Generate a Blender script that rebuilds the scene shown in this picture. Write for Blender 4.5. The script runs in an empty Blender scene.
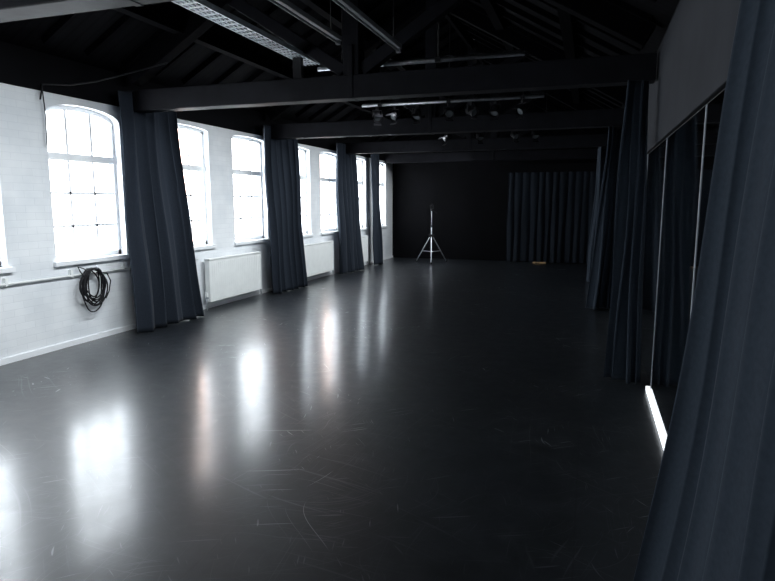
import bpy, bmesh, math, random
from mathutils import Vector, Matrix
random.seed(7)
scene=bpy.context.scene
D=bpy.data
def link(o): scene.collection.objects.link(o); return o
# ---------------------------------------------------------------- materials
def new_mat(name):
    m=D.materials.new(name); m.use_nodes=True
    nt=m.node_tree; b=nt.nodes['Principled BSDF']; return m,nt,b
def setp(b,**k):
    names={'color':'Base Color','rough':'Roughness','metal':'Metallic','spec':'Specular IOR Level','sheen':'Sheen Weight','emc':'Emission Color','ems':'Emission Strength','coat':'Coat Weight','coatr':'Coat Roughness'}
    for a,v in k.items(): b.inputs[names[a]].default_value=v
def c4(c): return (c[0],c[1],c[2],1)
def simple(name,color,rough=.6,metal=0,spec=.5,var=0.25,scale=8,bump=0.0):
    m,nt,b=new_mat(name); setp(b,rough=rough,metal=metal,spec=spec)
    tc=nt.nodes.new('ShaderNodeTexCoord'); n=nt.nodes.new('ShaderNodeTexNoise'); n.inputs['Scale'].default_value=scale; n.inputs['Detail'].default_value=5
    r=nt.nodes.new('ShaderNodeValToRGB')
    r.color_ramp.elements[0].position=.3; r.color_ramp.elements[1].position=.7
    r.color_ramp.elements[0].color=c4([x*(1-var) for x in color]); r.color_ramp.elements[1].color=c4([min(1,x*(1+var)) for x in color])
    nt.links.new(tc.outputs['Object'],n.inputs['Vector']); nt.links.new(n.outputs['Fac'],r.inputs['Fac']); nt.links.new(r.outputs['Color'],b.inputs['Base Color'])
    if bump:
        bp=nt.nodes.new('ShaderNodeBump'); bp.inputs['Strength'].default_value=bump; bp.inputs['Distance'].default_value=.01
        nt.links.new(n.outputs['Fac'],bp.inputs['Height']); nt.links.new(bp.outputs['Normal'],b.inputs['Normal'])
    return m
M={}
M['black_wall']=simple('black_paint',(.003,.003,.004),.8,spec=.08,scale=3)
M['beam']=simple('dark_timber',(.0060,.0062,.0085),.6,spec=.10,scale=6,bump=.3)
M['rafter']=simple('black_timber',(.0017,.0017,.0024),.8,spec=.03,scale=6)
M['white']=simple('white_gloss_paint',(.88,.90,.92),.4,var=.03)
M['radiator']=simple('radiator_enamel',(.86,.88,.87),.35,var=.03)
M['black']=simple('black_plastic',(.008,.008,.010),.5,spec=.25)
M['metal']=simple('galvanised_steel',(.50,.52,.55),.4,metal=.85,var=.15,scale=20)
M['tray']=simple('zinc_tray',(.60,.64,.68),.45,metal=.4,var=.1,scale=20)
M['alu']=simple('aluminium_trim',(.28,.30,.33),.45,metal=.3,var=.08)
M['panel']=simple('grey_painted_board',(.030,.032,.037),.85,spec=.10,var=.15,scale=2)
M['batten']=simple('pale_enamel',(.16,.17,.18),.4,var=.05)
M['slit']=simple('warm_slit_tone',(.40,.25,.12),.6)  # warm tone standing in for daylight under the back curtain
M['glasslamp']=simple('lens_glass',(.10,.11,.12),.2)
def brick_mat():
    m,nt,b=new_mat('painted_brick'); setp(b,rough=.5)
    tc=nt.nodes.new('ShaderNodeTexCoord'); sx=nt.nodes.new('ShaderNodeSeparateXYZ'); cb=nt.nodes.new('ShaderNodeCombineXYZ')
    nt.links.new(tc.outputs['Object'],sx.inputs[0]); nt.links.new(sx.outputs['Y'],cb.inputs['X']); nt.links.new(sx.outputs['Z'],cb.inputs['Y'])
    br=nt.nodes.new('ShaderNodeTexBrick'); nt.links.new(cb.outputs[0],br.inputs['Vector'])
    br.inputs['Scale'].default_value=1; br.inputs['Brick Width'].default_value=.23; br.inputs['Row Height'].default_value=.075
    br.inputs['Mortar Size'].default_value=.005; br.inputs['Mortar Smooth'].default_value=1
    br.inputs['Color1'].default_value=(.87,.89,.91,1); br.inputs['Color2'].default_value=(.83,.85,.87,1); br.inputs['Mortar'].default_value=(.78,.80,.83,1)
    n=nt.nodes.new('ShaderNodeTexNoise'); n.inputs['Scale'].default_value=1.7; n.inputs['Detail'].default_value=8; nt.links.new(tc.outputs['Object'],n.inputs['Vector'])
    r=nt.nodes.new('ShaderNodeValToRGB'); r.color_ramp.elements[0].position=.3; r.color_ramp.elements[1].position=.6
    r.color_ramp.elements[0].color=(.82,.84,.86,1); r.color_ramp.elements[1].color=(1,1,1,1)
    nt.links.new(n.outputs['Fac'],r.inputs['Fac'])
    mx=nt.nodes.new('ShaderNodeMix'); mx.data_type='RGBA'; mx.blend_type='MULTIPLY'; mx.inputs[0].default_value=1
    nt.links.new(br.outputs['Color'],mx.inputs[6]); nt.links.new(r.outputs['Color'],mx.inputs[7]); nt.links.new(mx.outputs[2],b.inputs['Base Color'])
    bp=nt.nodes.new('ShaderNodeBump'); bp.invert=True; bp.inputs['Strength'].default_value=.25; bp.inputs['Distance'].default_value=.004
    nt.links.new(br.outputs['Fac'],bp.inputs['Height']); nt.links.new(bp.outputs['Normal'],b.inputs['Normal'])
    return m
M['brick']=brick_mat()
def floor_mat():
    m,nt,b=new_mat('dance_vinyl'); N=nt.nodes; Lk=nt.links.new
    tc=N.new('ShaderNodeTexCoord')
    n=N.new('ShaderNodeTexNoise'); n.inputs['Scale'].default_value=3; n.inputs['Detail'].default_value=10; n.inputs['Roughness'].default_value=.75
    Lk(tc.outputs['Object'],n.inputs['Vector'])
    r=N.new('ShaderNodeValToRGB'); r.color_ramp.elements[0].position=.30; r.color_ramp.elements[1].position=.75
    r.color_ramp.elements[0].color=(.006,.008,.010,1); r.color_ramp.elements[1].color=(.018,.021,.026,1)
    Lk(n.outputs['Fac'],r.inputs['Fac'])
    prev=None
    for i,(ang,lf,wf,th,st) in enumerate([(.45,.9,55,.735,.4),(-.95,.6,90,.745,.3),(1.75,1.7,120,.735,.4),(2.55,2.6,70,.76,1),(-.15,1.2,140,.745,.5),(1.2,3.4,90,.765,1),(-1.5,.45,150,.75,.4),(.9,4.5,60,.775,1),(2.1,2.2,160,.75,.5)]):
        mp=N.new('ShaderNodeMapping'); mp.inputs['Rotation'].default_value=(0,0,ang); mp.inputs['Location'].default_value=(i*3.7,i*1.9,i)
        Lk(tc.outputs['Object'],mp.inputs['Vector'])
        mp2=N.new('ShaderNodeMapping'); mp2.inputs['Scale'].default_value=(lf*1.3,wf,1)
        dn=N.new('ShaderNodeTexNoise'); dn.inputs['Scale'].default_value=.5+.3*(i%3); dn.inputs['Detail'].default_value=0; Lk(mp.outputs[0],dn.inputs['Vector'])
        va=N.new('ShaderNodeVectorMath'); va.operation='MULTIPLY_ADD'; va.inputs[1].default_value=(1.1,1.1,0); Lk(dn.outputs['Color'],va.inputs[0]); Lk(mp.outputs[0],va.inputs[2])
        Lk(va.outputs[0],mp2.inputs['Vector'])
        s=N.new('ShaderNodeTexNoise'); s.inputs['Scale'].default_value=1; s.inputs['Detail'].default_value=0; Lk(mp2.outputs[0],s.inputs['Vector'])
        q=N.new('ShaderNodeMapRange'); q.inputs['From Min'].default_value=th; q.inputs['From Max'].default_value=th+.06; q.inputs['To Max'].default_value=st; Lk(s.outputs['Fac'],q.inputs['Value'])
        if prev is None: prev=q.outputs[0]
        else:
            a=N.new('ShaderNodeMath'); a.operation='MAXIMUM'; Lk(prev,a.inputs[0]); Lk(q.outputs[0],a.inputs[1]); prev=a.outputs[0]
    # scuffs are patchy
    pn=N.new('ShaderNodeTexNoise'); pn.inputs['Scale'].default_value=.9; pn.inputs['Detail'].default_value=2; Lk(tc.outputs['Object'],pn.inputs['Vector'])
    pm=N.new('ShaderNodeMapRange'); pm.inputs['From Min'].default_value=.42; pm.inputs['From Max'].default_value=.62; pm.inputs['To Min'].default_value=.15; Lk(pn.outputs['Fac'],pm.inputs['Value'])
    pp=N.new('ShaderNodeMath'); pp.operation='MULTIPLY'; Lk(prev,pp.inputs[0]); Lk(pm.outputs[0],pp.inputs[1]); prev=pp.outputs[0]
    mx=N.new('ShaderNodeMix'); mx.data_type='RGBA'; Lk(prev,mx.inputs[0]); Lk(r.outputs['Color'],mx.inputs[6]); mx.inputs[7].default_value=(.13,.135,.145,1)
    sx=N.new('ShaderNodeSeparateXYZ'); Lk(tc.outputs['Object'],sx.inputs[0])
    md=N.new('ShaderNodeMath'); md.operation='PINGPONG'; md.inputs[1].default_value=.8; Lk(sx.outputs['X'],md.inputs[0])
    sm=N.new('ShaderNodeMapRange'); sm.inputs['From Min'].default_value=.0; sm.inputs['From Max'].default_value=.006; sm.inputs['To Min'].default_value=.6; sm.inputs['To Max'].default_value=0; Lk(md.outputs[0],sm.inputs['Value'])
    mx2=N.new('ShaderNodeMix'); mx2.data_type='RGBA'; Lk(sm.outputs[0],mx2.inputs[0]); Lk(mx.outputs[2],mx2.inputs[6]); mx2.inputs[7].default_value=(.004,.004,.005,1)
    Lk(mx2.outputs[2],b.inputs['Base Color'])
    n2=N.new('ShaderNodeTexNoise'); n2.inputs['Scale'].default_value=7; n2.inputs['Detail'].default_value=10; n2.inputs['Roughness'].default_value=.7; Lk(tc.outputs['Object'],n2.inputs['Vector'])
    rr=N.new('ShaderNodeMapRange'); rr.inputs['From Min'].default_value=.3; rr.inputs['From Max'].default_value=.7; rr.inputs['To Min'].default_value=.36; rr.inputs['To Max'].default_value=.46
    Lk(n2.outputs['Fac'],rr.inputs['Value']); Lk(rr.outputs[0],b.inputs['Roughness'])
    rc=N.new('ShaderNodeMapRange'); rc.inputs['From Min'].default_value=.3; rc.inputs['From Max'].default_value=.7; rc.inputs['To Min'].default_value=.13; rc.inputs['To Max'].default_value=.21
    Lk(n2.outputs['Fac'],rc.inputs['Value'])
    ra=N.new('ShaderNodeMath'); ra.operation='MULTIPLY_ADD'; ra.inputs[1].default_value=.15; Lk(prev,ra.inputs[0]); Lk(rc.outputs[0],ra.inputs[2]); Lk(ra.outputs[0],b.inputs['Coat Roughness'])
    n3=N.new('ShaderNodeTexNoise'); n3.inputs['Scale'].default_value=18; n3.inputs['Detail'].default_value=8; Lk(tc.outputs['Object'],n3.inputs['Vector'])
    bp=N.new('ShaderNodeBump'); bp.inputs['Strength'].default_value=.2; bp.inputs['Distance'].default_value=.0015; Lk(n3.outputs['Fac'],bp.inputs['Height']); Lk(bp.outputs['Normal'],b.inputs['Normal']); Lk(bp.outputs['Normal'],b.inputs['Coat Normal'])
    setp(b,spec=.36,coat=.62)
    return m
M['floor']=floor_mat()
def curtain_mat(name,col,sheen=.2):
    m,nt,b=new_mat(name); setp(b,rough=.9,spec=.1,sheen=sheen)
    b.inputs['Sheen Roughness'].default_value=.5
    tc=nt.nodes.new('ShaderNodeTexCoord'); n=nt.nodes.new('ShaderNodeTexNoise'); n.inputs['Scale'].default_value=60; n.inputs['Detail'].default_value=4
    nt.links.new(tc.outputs['Object'],n.inputs['Vector'])
    r=nt.nodes.new('ShaderNodeValToRGB'); r.color_ramp.elements[0].color=c4([x*.7 for x in col]); r.color_ramp.elements[1].color=c4([x*1.3 for x in col])
    nt.links.new(n.outputs['Fac'],r.inputs['Fac']); nt.links.new(r.outputs['Color'],b.inputs['Base Color'])
    bp=nt.nodes.new('ShaderNodeBump'); bp.inputs['Strength'].default_value=.25; bp.inputs['Distance'].default_value=.003
    nt.links.new(n.outputs['Fac'],bp.inputs['Height']); nt.links.new(bp.outputs['Normal'],b.inputs['Normal'])
    return m
M['curtain_win']=curtain_mat('blue_grey_serge',(.021,.027,.038),.06)
M['curtain']=curtain_mat('slate_serge',(.022,.030,.042),.06)
M['curtain_dark']=curtain_mat('black_serge',(.012,.016,.023),.04)
m,nt,b=new_mat('mirror_glass'); setp(b,color=(.50,.53,.55,1),metal=1,rough=.05); M['mirror']=m
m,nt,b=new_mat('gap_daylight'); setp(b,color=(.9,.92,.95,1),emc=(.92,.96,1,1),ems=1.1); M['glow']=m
m=D.materials.new('window_glass'); m.use_nodes=True; nt=m.node_tree; nt.nodes.clear()
o=nt.nodes.new('ShaderNodeOutputMaterial'); t=nt.nodes.new('ShaderNodeBsdfTransparent'); g=nt.nodes.new('ShaderNodeBsdfGlossy'); g.inputs['Roughness'].default_value=.05; x=nt.nodes.new('ShaderNodeMixShader'); x.inputs[0].default_value=.05
nt.links.new(t.outputs[0],x.inputs[1]); nt.links.new(g.outputs[0],x.inputs[2]); nt.links.new(x.outputs[0],o.inputs[0]); M['glass']=m
def plank_mat():
    m,nt,b=new_mat('dark_roof_boards'); setp(b,rough=.85,spec=.06)
    tc=nt.nodes.new('ShaderNodeTexCoord'); w=nt.nodes.new('ShaderNodeTexWave'); w.wave_type='BANDS'; w.bands_direction='Y'; w.inputs['Scale'].default_value=2.6; w.inputs['Distortion'].default_value=.1
    nt.links.new(tc.outputs['Object'],w.inputs['Vector'])
    r=nt.nodes.new('ShaderNodeValToRGB'); r.color_ramp.elements[0].position=.0; r.color_ramp.elements[0].color=(.001,.001,.0015,1); r.color_ramp.elements[1].position=.25; r.color_ramp.elements[1].color=(.0038,.0038,.0048,1)
    nt.links.new(w.outputs['Fac'],r.inputs['Fac']); nt.links.new(r.outputs['Color'],b.inputs['Base Color']); return m
M['planks']=plank_mat()

# ---------------------------------------------------------------- mesh builder
class B:
    def __init__(s,name,mats):
        s.name=name; s.mats=mats; s.bm=bmesh.new()
    def _mi(s,fs,mi,smooth=False):
        for f in fs: f.material_index=mi; f.smooth=smooth
    def box(s,x0,x1,y0,y1,z0,z1,mi=0):
        v=[s.bm.verts.new(p) for p in [(x0,y0,z0),(x1,y0,z0),(x1,y1,z0),(x0,y1,z0),(x0,y0,z1),(x1,y0,z1),(x1,y1,z1),(x0,y1,z1)]]
        fs=[s.bm.faces.new([v[i] for i in q]) for q in [(0,3,2,1),(4,5,6,7),(0,1,5,4),(1,2,6,5),(2,3,7,6),(3,0,4,7)]]
        s._mi(fs,mi)
    def beam(s,p,q,w,h,mi=0,upv=(0,0,1)):
        p=Vector(p);q=Vector(q); d=(q-p).normalized(); u=Vector(upv)
        if abs(d.dot(u))>.99: u=Vector((0,1,0))
        sd=d.cross(u).normalized(); u=sd.cross(d).normalized()
        v=[]
        for e in (p,q):
            for a,c in ((-1,-1),(1,-1),(1,1),(-1,1)): v.append(s.bm.verts.new(e+sd*a*w/2+u*c*h/2))
        fs=[s.bm.faces.new([v[i] for i in k]) for k in [(3,2,1,0),(4,5,6,7),(0,1,5,4),(1,2,6,5),(2,3,7,6),(3,0,4,7)]]
        s._mi(fs,mi)
    def cyl(s,p,q,r,mi=0,r2=None,n=14,caps=True):
        p=Vector(p);q=Vector(q); d=(q-p).normalized(); u=Vector((0,0,1)) if abs(d.z)<.9 else Vector((1,0,0))
        a=d.cross(u).normalized(); c=d.cross(a); r2=r if r2 is None else r2
        A=[s.bm.verts.new(p+(a*math.cos(t)+c*math.sin(t))*r) for t in [2*math.pi*i/n for i in range(n)]]
        Bv=[s.bm.verts.new(q+(a*math.cos(t)+c*math.sin(t))*r2) for t in [2*math.pi*i/n for i in range(n)]]
        fs=[s.bm.faces.new([A[i],A[(i+1)%n],Bv[(i+1)%n],Bv[i]]) for i in range(n)]
        s._mi(fs,mi,True)
        if caps: s._mi([s.bm.faces.new(A[::-1]),s.bm.faces.new(Bv)],mi)
    def tube(s,pts,r,mi=0,n=8,closed=False):
        pts=[Vector(p) for p in pts]; rings=[]; N=len(pts)
        for i,p in enumerate(pts):
            a=pts[(i-1)%N] if (closed or i>0) else pts[i]; c=pts[(i+1)%N] if (closed or i<N-1) else pts[i]
            d=(c-a).normalized(); u=Vector((1,0,0)) if abs(d.x)<.9 else Vector((0,0,1))
            e=d.cross(u).normalized(); g=d.cross(e)
            rings.append([s.bm.verts.new(p+(e*math.cos(2*math.pi*k/n)+g*math.sin(2*math.pi*k/n))*r) for k in range(n)])
        for i in range(N if closed else N-1):
            A=rings[i];C=rings[(i+1)%N]
            s._mi([s.bm.faces.new([A[k],A[(k+1)%n],C[(k+1)%n],C[k]]) for k in range(n)],mi,True)
    def prism(s,poly,x0,x1,mi=0):
        A=[s.bm.verts.new((x0,y,z)) for y,z in poly]; C=[s.bm.verts.new((x1,y,z)) for y,z in poly]; n=len(poly)
        fs=[s.bm.faces.new(A),s.bm.faces.new(C[::-1])]+[s.bm.faces.new([A[i],C[i],C[(i+1)%n],A[(i+1)%n]]) for i in range(n)]
        s._mi(fs,mi)
    def done(s,bevel=0):
        bmesh.ops.recalc_face_normals(s.bm,faces=s.bm.faces)
        me=D.meshes.new(s.name); s.bm.to_mesh(me); s.bm.free()
        for k in s.mats: me.materials.append(M[k])
        o=link(D.objects.new(s.name,me))
        if bevel:
            md=o.modifiers.new('bevel','BEVEL'); md.width=bevel; md.segments=2; md.limit_method='ANGLE'
        return o
# ---------------------------------------------------------------- dimensions
XL=-5.5; XR=.58; YF=-2.6; YB=16.9; WT=.25
EAVE=3.05; XRDG=(XL+XR)/2; ZRDG=4.95
b_=B('floor',['floor']); b_.box(XL-WT,XR+.3,YF-.2,YB+.2,-.1,0); b_.done()
WIN=[(-1.35),.45,2.2,3.93,5.58,7.40,9.10,10.88,12.45,14.15,15.75]
WW=1.06; SILL=.96; ZT=2.76
def heads(i):
    return (2.53,2.68) if i in (2,3,4) else (2.655,2.70)
def arch(yc,sp,cr,n=16,w=WW):
    out=[]
    for i in range(n+1):
        a=math.pi*(1-i/n); u=math.cos(a)
        out.append((yc+w/2*u, sp+(cr-sp)*(math.sin(a)**.8 if 0<i<n else 0)))
    return out
b_=B('wall_left',['brick','black_wall'])
b_.box(XL-WT,XL,YF,YB,0,SILL)
ys=[YF]
for yc in WIN: ys+= [yc-WW/2,yc+WW/2]
ys.append(YB)
for i in range(0,len(ys),2): b_.box(XL-WT,XL,ys[i],ys[i+1],SILL,ZT)
for wi,yc in enumerate(WIN):
    a=arch(yc,*heads(wi))
    for i in range(len(a)-1):
        (y0,z0),(y1,z1)=a[i],a[i+1]
        b_.prism([(y0,z0),(y1,z1),(y1,ZT),(y0,ZT)],XL-WT,XL)
b_.box(XL-WT,XL+.02,YF,YB,ZT,EAVE+.1,1)
b_.done()
b_=B('baseboard_left',['white']); b_.box(XL,XL+.02,YF,YB,0,.06); b_.done()
for i,yc in enumerate(WIN):
    b_=B('window_%d'%(i+1),['white','glass'])
    xf0,xf1=XL-.16,XL-.09
    y0,y1=yc-WW/2,yc+WW/2; t=.045; sp,cr=heads(i)
    b_.box(xf0,xf1,y0,y0+t,SILL,sp); b_.box(xf0,xf1,y1-t,y1,SILL,sp); b_.box(xf0,xf1,y0,y1,SILL,SILL+.06)
    a=arch(yc,sp,cr)
    for k in range(len(a)-1):
        (p0,q0),(p1,q1)=a[k],a[k+1]
        b_.prism([(p0,q0-.05),(p1,q1-.05),(p1,q1),(p0,q0)],xf0,xf1)
    b_.box(xf0-.01,xf1+.01,y0,y1,2.07,2.15)
    for k in (1,2):
        yy=y0+WW*k/3
        b_.box(xf0+.02,xf1-.01,yy-.014,yy+.014,SILL+.05,2.09)
        b_.box(xf0+.02,xf1-.01,yy-.018,yy+.018,2.13,cr-.04)
    for zz in (1.34,1.71): b_.box(xf0+.02,xf1-.01,y0+t,y1-t,zz-.014,zz+.014)
    b_.box(XL-.10,XL+.045,y0-.05,y1+.05,SILL-.045,SILL+.003)
    gx=(xf0+xf1)/2
    pl=[(y0,SILL),(y1,SILL)]+arch(yc,sp,cr)[::-1]
    f_=b_.bm.faces.new([b_.bm.verts.new((gx,y,z)) for y,z in pl]); f_.material_index=1
    b_.done()
    L=D.lights.new('daylight_portal_%d'%(i+1),'AREA'); L.shape='RECTANGLE'; L.size=1.75; L.size_y=WW; L.cycles.is_portal=True
    lo=link(D.objects.new('daylight_portal_%d'%(i+1),L)); lo.location=(XL-WT-.02,yc,1.82)
    lo.rotation_euler=(0,-math.pi/2,0)
b_=B('wall_right',['black_wall']); b_.box(XR,XR+.2,YF,YB,0,EAVE+.1); b_.done()
b_=B('wall_back',['black_wall']); b_.box(XL-WT,XR+.2,YB,YB+.2,0,5.2); b_.done()
b_=B('wall_front',['black_wall']); b_.box(XL-WT,XR+.2,YF-.2,YF,0,5.2); b_.done()
b_=B('ceiling',['planks'])
for (xa,xb) in ((XL-WT,XRDG),(XR+.2,XRDG)):
    za=EAVE
    vs=[(xa,YF-.2,za),(xb,YF-.2,ZRDG),(xb,YB+.2,ZRDG),(xa,YB+.2,za)]
    lo_=[b_.bm.verts.new(v) for v in vs]; up_=[b_.bm.verts.new((v[0],v[1],v[2]+.12)) for v in vs]
    b_.bm.faces.new(lo_); b_.bm.faces.new(up_[::-1])
    for k in range(4): b_.bm.faces.new([lo_[k],up_[k],up_[(k+1)%4],lo_[(k+1)%4]])
b_.done()
BZ0,BZ1=2.70,2.94
def roofz(x):
    return EAVE+(ZRDG-EAVE)*(1-abs(x-XRDG)/(XRDG-(XL-WT)))
for k,yt in enumerate([-.6,2.75,6.12,9.47,12.82,16.1]):
    b_=B('roof_truss',['beam','rafter']); w=.16
    b_.box(XL+.03,XR-.07,yt,yt+.2,BZ0,BZ1)
    for sg in (-1,1):
        xe=XRDG+sg*2.9
        b_.beam((xe,yt+.1,roofz(xe)-.18),(XRDG,yt+.1,ZRDG-.18),.16,.2,1)
        b_.beam((XRDG+sg*.1,yt+.1,BZ1+.05),(XRDG+sg*1.5,yt+.1,roofz(XRDG+sg*1.5)-.2),.11,.13)
    b_.box(XRDG-.09,XRDG+.09,yt+.01,yt+.19,BZ1,ZRDG-.1)
    b_.box(XRDG-.03,XRDG+.03,yt-.006,yt+.206,BZ0-.004,BZ1+.3,0)
    b_.done(.008)
b_=B('roof_purlins',['rafter'])
for x in (-4.6,-3.55,-1.4,-.35):
    b_.beam((x,YF,roofz(x)-.10),(x,YB,roofz(x)-.10),.12,.16)
b_.beam((XRDG,YF,ZRDG-.12),(XRDG,YB,ZRDG-.12),.06,.2)
b_.done()
b_=B('roof_rafters',['rafter'])
y=YF+.3
while y<YB:
    for sg in (-1,1):
        xe=XRDG+sg*2.9
        b_.beam((xe,y,roofz(xe)-.045),(XRDG,y,ZRDG-.045),.05,.07)
    y+=.56
b_.done()
# ---------------------------------------------------------------- curtains
def curtain(name,at,bt,ab,bb,ztop,nf,amp,mat='curtain',seed=0,zbot=.012,rows=46,power=1.3):
    rnd=random.Random(seed); ph=[rnd.uniform(0,6.28) for _ in range(6)]
    bm=bmesh.new(); cols=int(nf*16)
    g=[]
    for j in range(rows+1):
        t=j/rows; z=ztop+(zbot-ztop)*t; e=t**power
        row=[]
        for i in range(cols+1):
            s=i/cols
            pt=Vector(at).lerp(Vector(bt),s); pb=Vector(ab).lerp(Vector(bb),s); p=pt.lerp(pb,e)
            d=(Vector(bb)-Vector(ab)).normalized(); nrm=Vector((-d.y,d.x))
            th=2*math.pi*nf*s+ .7*math.sin(2*math.pi*s*2.3+ph[0])+.5*math.sin(2*math.pi*s*1.1+ph[1]+t*1.2)
            am=amp*(.55+.45*t)*(1+.35*math.sin(2*math.pi*s*1.7+ph[2]))
            off=am*math.sin(th)+am*.25*math.sin(2*th+ph[3]+t)+.012*math.sin(9*t+ph[4]+4*s)
            off+=am*.5*t*math.sin(th*.37+ph[5])
            tan=.35*am*math.sin(2*th)+.01*math.sin(6*t+th*.5)
            q=p+nrm*off+d*tan
            row.append(bm.verts.new((q.x,q.y,z)))
        g.append(row)
    for j in range(rows):
        for i in range(cols):
            f=bm.faces.new([g[j][i],g[j][i+1],g[j+1][i+1],g[j+1][i]]); f.smooth=True
    me=D.meshes.new(name); bm.to_mesh(me); bm.free(); me.materials.append(M[mat])
    o=link(D.objects.new(name,me)); md=o.modifiers.new('solid','SOLIDIFY'); md.thickness=.006
    return o
LC=[(5.90,6.95,5.86,7.26),(9.22,10.40,9.25,10.45),(12.35,13.3,12.42,13.4),(14.6,15.0,14.6,15.05),(2.75,3.2,2.8,3.3),(-.6,0,-.6,0)]
for k,(a,c,e,f) in enumerate(LC):
    curtain('window_curtain',(-5.29,a),(-5.27,c),(-5.20,e),(-5.18,f),2.90,max(3,(c-a)*5.0),.065,'curtain_win',seed=k+1)
curtain('side_curtain',(.475,.2),(.475,2.20),(.28,.2),(.29,2.48),2.98,10,.034,'curtain',seed=21,power=1.25)
curtain('side_curtain',(.25,6.0),(.46,6.1),(.17,5.82),(.46,5.55),2.69,3.5,.055,'curtain',seed=22)
curtain('side_curtain',(.20,9.4),(.42,9.9),(.02,9.5),(.38,9.7),2.69,4,.07,'curtain',seed=23)
curtain('side_curtain',(.12,12.75),(.42,13.4),(-.02,12.7),(.38,13.4),2.69,4,.07,'curtain',seed=24)
curtain('back_curtain',(-2.15,16.66),(.3,16.66),(-2.15,16.64),(.3,16.64),2.45,13,.03,'curtain_dark',seed=31)
b_=B('curtain_valance',['black_wall']); b_.box(-2.35,.5,16.52,16.56,2.40,2.62); b_.done()
# ---------------------------------------------------------------- mirrors
joints=[.0,1.8,3.55,5.25,6.9,8.55,10.2,11.85,13.5]
b_=B('wall_mirror',['mirror','alu','black'])
for a,c in zip(joints[:-1],joints[1:]):
    b_.box(XR-.035,XR-.02,a+.012,c-.012,.10,2.10,0)
    b_.box(XR-.02,XR-.001,a,c,.08,2.12,2)
for a in joints: b_.box(XR-.038,XR-.02,a-.012,a+.012,.08,2.10,1)
b_.done()
b_=B('mirror_header_panel',['panel']); b_.box(XR-.05,XR-.001,.0,13.5,2.12,3.0); b_.done(.004)
b_=B('floor_gap_glow',['glow']); b_.box(XR-.055,XR-.001,3.9,5.45,.005,.04); b_.done()  # emissive strip standing in for light leaking under the mirrors
# ---------------------------------------------------------------- radiators
def radiator(y0,y1):
    b_=B('radiator',['radiator','metal']); z0,z1=.12,.76; x0,x1=XL+.06,XL+.14
    b_.box(x0,x1,y0,y1,z0,z1)
    n=int((y1-y0)/.055)
    for k in range(n):
        yy=y0+.03+k*(y1-y0-.06)/(n-1); b_.box(x1-.001,x1+.003,yy-.014,yy+.014,z0+.04,z1-.05)
    b_.box(x0-.005,x1+.010,y0,y1,z1-.01,z1+.01)
    for yy in (y0+.1,y1-.1): b_.box(XL+.003,x0,yy-.02,yy+.02,z0+.1,z1-.1)
    for yy in (y0-.04,y1+.04):
        b_.cyl((XL+.1,yy,.0),(XL+.1,yy,.2),.011,1); b_.cyl((XL+.1,yy,.18),(XL+.1,yy+(.06 if yy<y0 else -.06),.18),.014,1)
    b_.cyl((XL+.1,y0-.04,.2),(XL+.1,y0-.04,.27),.022,0)
    b_.done(.002)
radiator(7.62,9.12); radiator(10.75,12.25); radiator(13.75,14.45); radiator(.6,2.3)
b_=B('wall_pipe',['radiator'])
b_.cyl((XL+.03,YF,.84),(XL+.03,7.5,.78),.012)
for yy in (0,1.5,3,4.4,5.2,6.0): b_.box(XL,XL+.045,yy-.015,yy+.015,.78,.86)
b_.done()
# ---------------------------------------------------------------- cable coil
b_=B('cable_coil',['black','metal'])
yc,zc=5.45,.66
for k in range(9):
    rr=.165+random.uniform(-.03,.04); oy=random.uniform(-.035,.035); ph=random.uniform(0,6)
    sq=random.uniform(.75,1.1); x0=XL+.06+k*.009
    pts=[]
    for i in range(40):
        t=2*math.pi*i/40
        pts.append((x0+.012*math.sin(2*t+ph),yc+oy+rr*sq*math.sin(t)*(1+.06*math.sin(3*t+ph)),zc+.19-rr*1.2+rr*1.2*math.cos(t)+.01*math.sin(2*t+ph)))
    b_.tube(pts,.008,0,closed=True)
b_.tube([(XL+.08,yc-.03,.80),(XL+.06,yc-.10,.86),(XL+.04,yc-.16,.885),(XL+.06,yc-.15,.83),(XL+.08,yc-.1,.74)],.007)
b_.tube([(XL+.09,yc+.05,.80),(XL+.1,yc+.2,.78),(XL+.09,yc+.26,.68),(XL+.08,yc+.24,.56),(XL+.09,yc+.17,.48)],.007)
b_.cyl((XL,yc,.845),(XL+.15,yc,.855),.009,1); b_.cyl((XL+.15,yc,.85),(XL+.15,yc,.89),.009,1)
b_.done()
b_=B('hanging_cable',['black'])
b_.tube([(XL+.06,4.95,2.66),(XL+.05,5.0,2.82),(XL+.1,5.3,2.86),(XL+.2,5.6,2.95),(XL+.5,5.9,3.1),(XL+.8,6.05,3.2)],.008)
b_.tube([(XL+.04,5.0,2.80),(XL+.04,5.02,2.5),(XL+.04,5.01,2.2)],.006)
b_.done()
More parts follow.
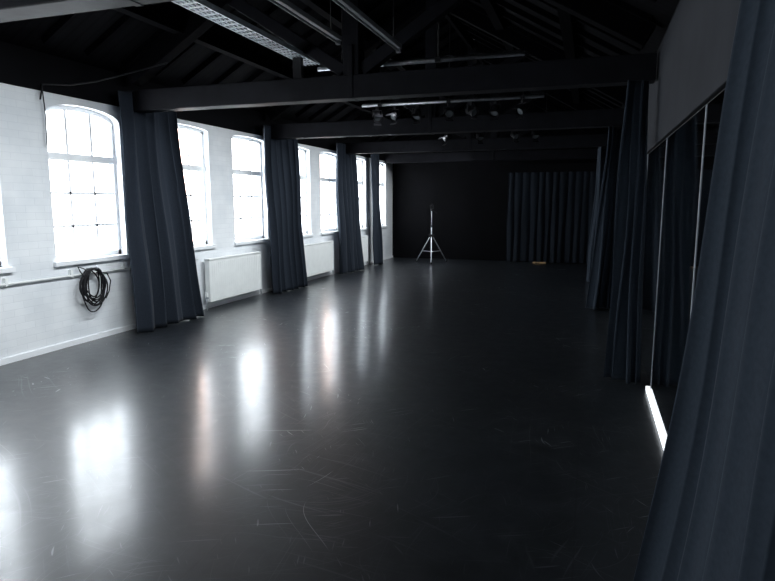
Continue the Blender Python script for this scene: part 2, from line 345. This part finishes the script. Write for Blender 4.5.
# ---------------------------------------------------------------- tripod
def tripod(cx,cy):
    b_=B('tripod_stand',['metal','black'])
    b_.cyl((cx,cy,.28),(cx,cy,1.0),.016); b_.cyl((cx,cy,1.0),(cx,cy,1.40),.011)
    for z in (.62,.98,.30): b_.cyl((cx,cy,z-.03),(cx,cy,z+.03),.026,1)
    aim=math.atan2(-cy,-cx)
    for k in range(3):
        a=aim+k*2*math.pi/3; d=Vector((math.cos(a),math.sin(a),0)); c=Vector((cx,cy,0))
        b_.cyl(c+d*.03+Vector((0,0,.72)),c+d*.48+Vector((0,0,.012)),.013)
        b_.cyl(c+d*.02+Vector((0,0,.30)),c+d*.30+Vector((0,0,.31)),.008)
        b_.cyl(c+d*.47+Vector((0,0,0)),c+d*.49+Vector((0,0,.05)),.02,1)
        b_.cyl(c+d*.03+Vector((0,0,.68)),c+d*.06+Vector((0,0,.76)),.022,1)
    b_.cyl((cx,cy,1.38),(cx,cy,1.45),.028,1)
    b_.box(cx-.045,cx+.045,cy-.04,cy+.04,1.45,1.47,1)
    b_.box(cx-.05,cx+.05,cy-.035,cy+.035,1.47,1.55,1); b_.box(cx-.02,cx+.02,cy-.02,cy+.02,1.55,1.58,1)
    b_.cyl((cx,cy-.03,1.51),(cx,cy-.10,1.51),.028,1)
    b_.cyl((cx,cy,1.44),(cx+.14,cy+.05,1.32),.008,1)
    b_.done(.003)
tripod(-4.02,15.75)
# ---------------------------------------------------------------- cable tray
b_=B('cable_tray',['tray','black'])
xc=-3.12; z=3.2; y0,y1=-2,6.6
for sx in (-.085,.085): b_.beam((xc+sx,y0,z),(xc+sx,y1,z),.012,.05)
y=y0
while y<y1-.05:
    b_.box(xc-.085,xc+.085,y,y+.03,z-.022,z-.014); y+=.10
for sx in (-.04,0.0,.04): b_.box(xc+sx-.005,xc+sx+.005,y0,y1,z-.024,z-.016)
for yt in (-.5,2.85,6.22): b_.box(xc-.05,xc+.05,yt-.03,yt+.03,2.94,z-.02,1)
b_.done()
def batten(x,y0,y1,z):
    b_=B('fluorescent_batten',['batten','black'])
    b_.box(x-.025,x+.025,y0,y1,z,z+.04); b_.cyl((x,y0+.05,z-.022),(x,y1-.05,z-.022),.011)
    for yy in (y0+.02,y1-.06): b_.box(x-.02,x+.02,yy,yy+.04,z-.04,z+.002)
    for yy in (y0+.2,y1-.2): b_.cyl((x,yy,z+.04),(x,yy,z+.6),.005,1)
    b_.done()
batten(-1.88,4.2,6.0,3.12); batten(-2.36,4.0,5.6,3.14)
def bar(y,z,x0,x1):
    b_=B('lighting_bar',['metal','black']); b_.cyl((x0,y,z),(x1,y,z),.022)
    x=x0+.3
    while x<x1:
        b_.cyl((x,y,z),(x,y,roofz(x)-.3),.006,1); b_.box(x-.03,x+.03,y-.03,y+.03,z-.022,z+.03,1); x+=1.1
    pts=[]; n=60
    for i in range(n+1):
        xx=x0+(x1-x0)*i/n; pts.append((xx,y+.03,z+.035+.01*math.sin(i*.7)))
    b_.tube(pts,.008,1); b_.done()
def lantern(x,y,z,pan,tilt):
    e=D.objects.new('stage_lantern',None); link(e); e.location=(x,y,z-.024)
    b_=B('yoke',['black','metal'])
    b_.box(-.02,.02,-.02,.02,-.05,-.001,0); b_.box(-.075,.075,-.01,.01,-.06,-.05)
    for s in (-1,1): b_.box(s*.075-.003,s*.075+.003,-.01,.01,-.16,-.05)
    o=b_.done(.002); o.parent=e
    b_=B('can',['black','glasslamp'])
    b_.cyl((0,.09,0),(0,-.05,0),.055,0,n=20); b_.cyl((0,-.05,0),(0,-.09,0),.062,0,.066,n=20,caps=False); b_.cyl((0,-.055,0),(0,-.06,0),.054,1,n=20)
    b_.cyl((0,.09,0),(0,.12,0),.045,0,.03,n=20)
    for s in (-1,1): b_.cyl((s*.055,0,0),(s*.08,0,0),.008,0)
    for c in (.08,-.08): b_.box(-.06,.06,-.14,-.09,c-.002,c+.002)
    o=b_.done(); o.parent=e; o.location=(0,0,-.14); o.rotation_euler=(tilt,0,0)
    e.rotation_euler=(0,0,pan)
for (yb,zb,xa,xb,ls) in [(6.48,3.10,-3.0,-.7,(-2.75,-2.2,-1.2)),(9.2,3.12,-3.5,-.7,(-3.25,-2.95,-2.6,-2.1,-1.75,-1.4,-1.0)),(12.5,3.1,-3.4,-.8,(-2.9,-2.2,-1.5,-1.1))]:
    bar(yb,zb,xa,xb)
    for i,x in enumerate(ls): lantern(x,yb,zb,random.uniform(-.9,.9),random.uniform(.3,.9))
b_=B('curtain_daylight_slit',['slit']); b_.box(-1.40,-1.05,16.42,16.50,0,.04); b_.done(.004)  # low block coloured as the slit of daylight beneath the back curtain

# added fill lights without fixtures, brightening the white brick wall
for k,yy in enumerate([1.1,4.4,7.8,11.15,14.5]):
    L=D.lights.new('wall_fill','AREA'); L.shape='RECTANGLE'; L.size=2.6; L.size_y=.12; L.energy=42; L.spread=math.radians(110); L.color=(.90,.96,1)
    lo=link(D.objects.new('added_wall_fill',L)); lo.location=(-2.9,yy,3.04)
    dirv=Vector((XL,yy,.40))-lo.location
    zax=-dirv.normalized(); xax=Vector((0,1,0)); yax=zax.cross(xax)
    lo.rotation_euler=Matrix((xax,yax,zax)).transposed().to_euler()
# ---------------------------------------------------------------- world + camera
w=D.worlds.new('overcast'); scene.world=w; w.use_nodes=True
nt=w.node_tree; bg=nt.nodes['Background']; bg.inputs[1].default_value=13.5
# bright overcast sky with pink bands added to tint the windows' floor reflections
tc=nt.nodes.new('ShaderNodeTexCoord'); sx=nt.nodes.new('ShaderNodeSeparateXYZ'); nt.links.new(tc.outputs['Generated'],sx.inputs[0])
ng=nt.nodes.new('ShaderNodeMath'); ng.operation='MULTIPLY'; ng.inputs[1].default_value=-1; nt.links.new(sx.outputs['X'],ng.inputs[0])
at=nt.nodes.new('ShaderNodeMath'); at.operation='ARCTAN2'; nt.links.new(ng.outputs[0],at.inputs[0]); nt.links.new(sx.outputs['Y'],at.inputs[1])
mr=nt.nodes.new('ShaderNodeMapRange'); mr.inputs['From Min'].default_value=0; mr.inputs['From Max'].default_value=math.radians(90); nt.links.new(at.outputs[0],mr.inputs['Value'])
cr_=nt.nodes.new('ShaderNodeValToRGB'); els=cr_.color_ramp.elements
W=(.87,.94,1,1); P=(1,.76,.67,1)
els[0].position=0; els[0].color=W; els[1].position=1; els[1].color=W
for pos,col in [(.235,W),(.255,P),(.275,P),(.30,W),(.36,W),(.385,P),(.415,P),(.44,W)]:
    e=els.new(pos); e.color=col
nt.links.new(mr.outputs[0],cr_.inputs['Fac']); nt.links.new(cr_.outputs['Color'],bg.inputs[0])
try: scene.view_settings.view_transform='Standard'
except Exception: pass
cd=D.cameras.new('camera'); cd.sensor_width=36; cd.lens=600/775*36; cd.clip_start=.05
co=link(D.objects.new('camera',cd)); co.location=(0,0,1.6)
co.rotation_euler=(math.radians(90-8.3),0,math.radians(18.5)); scene.camera=co
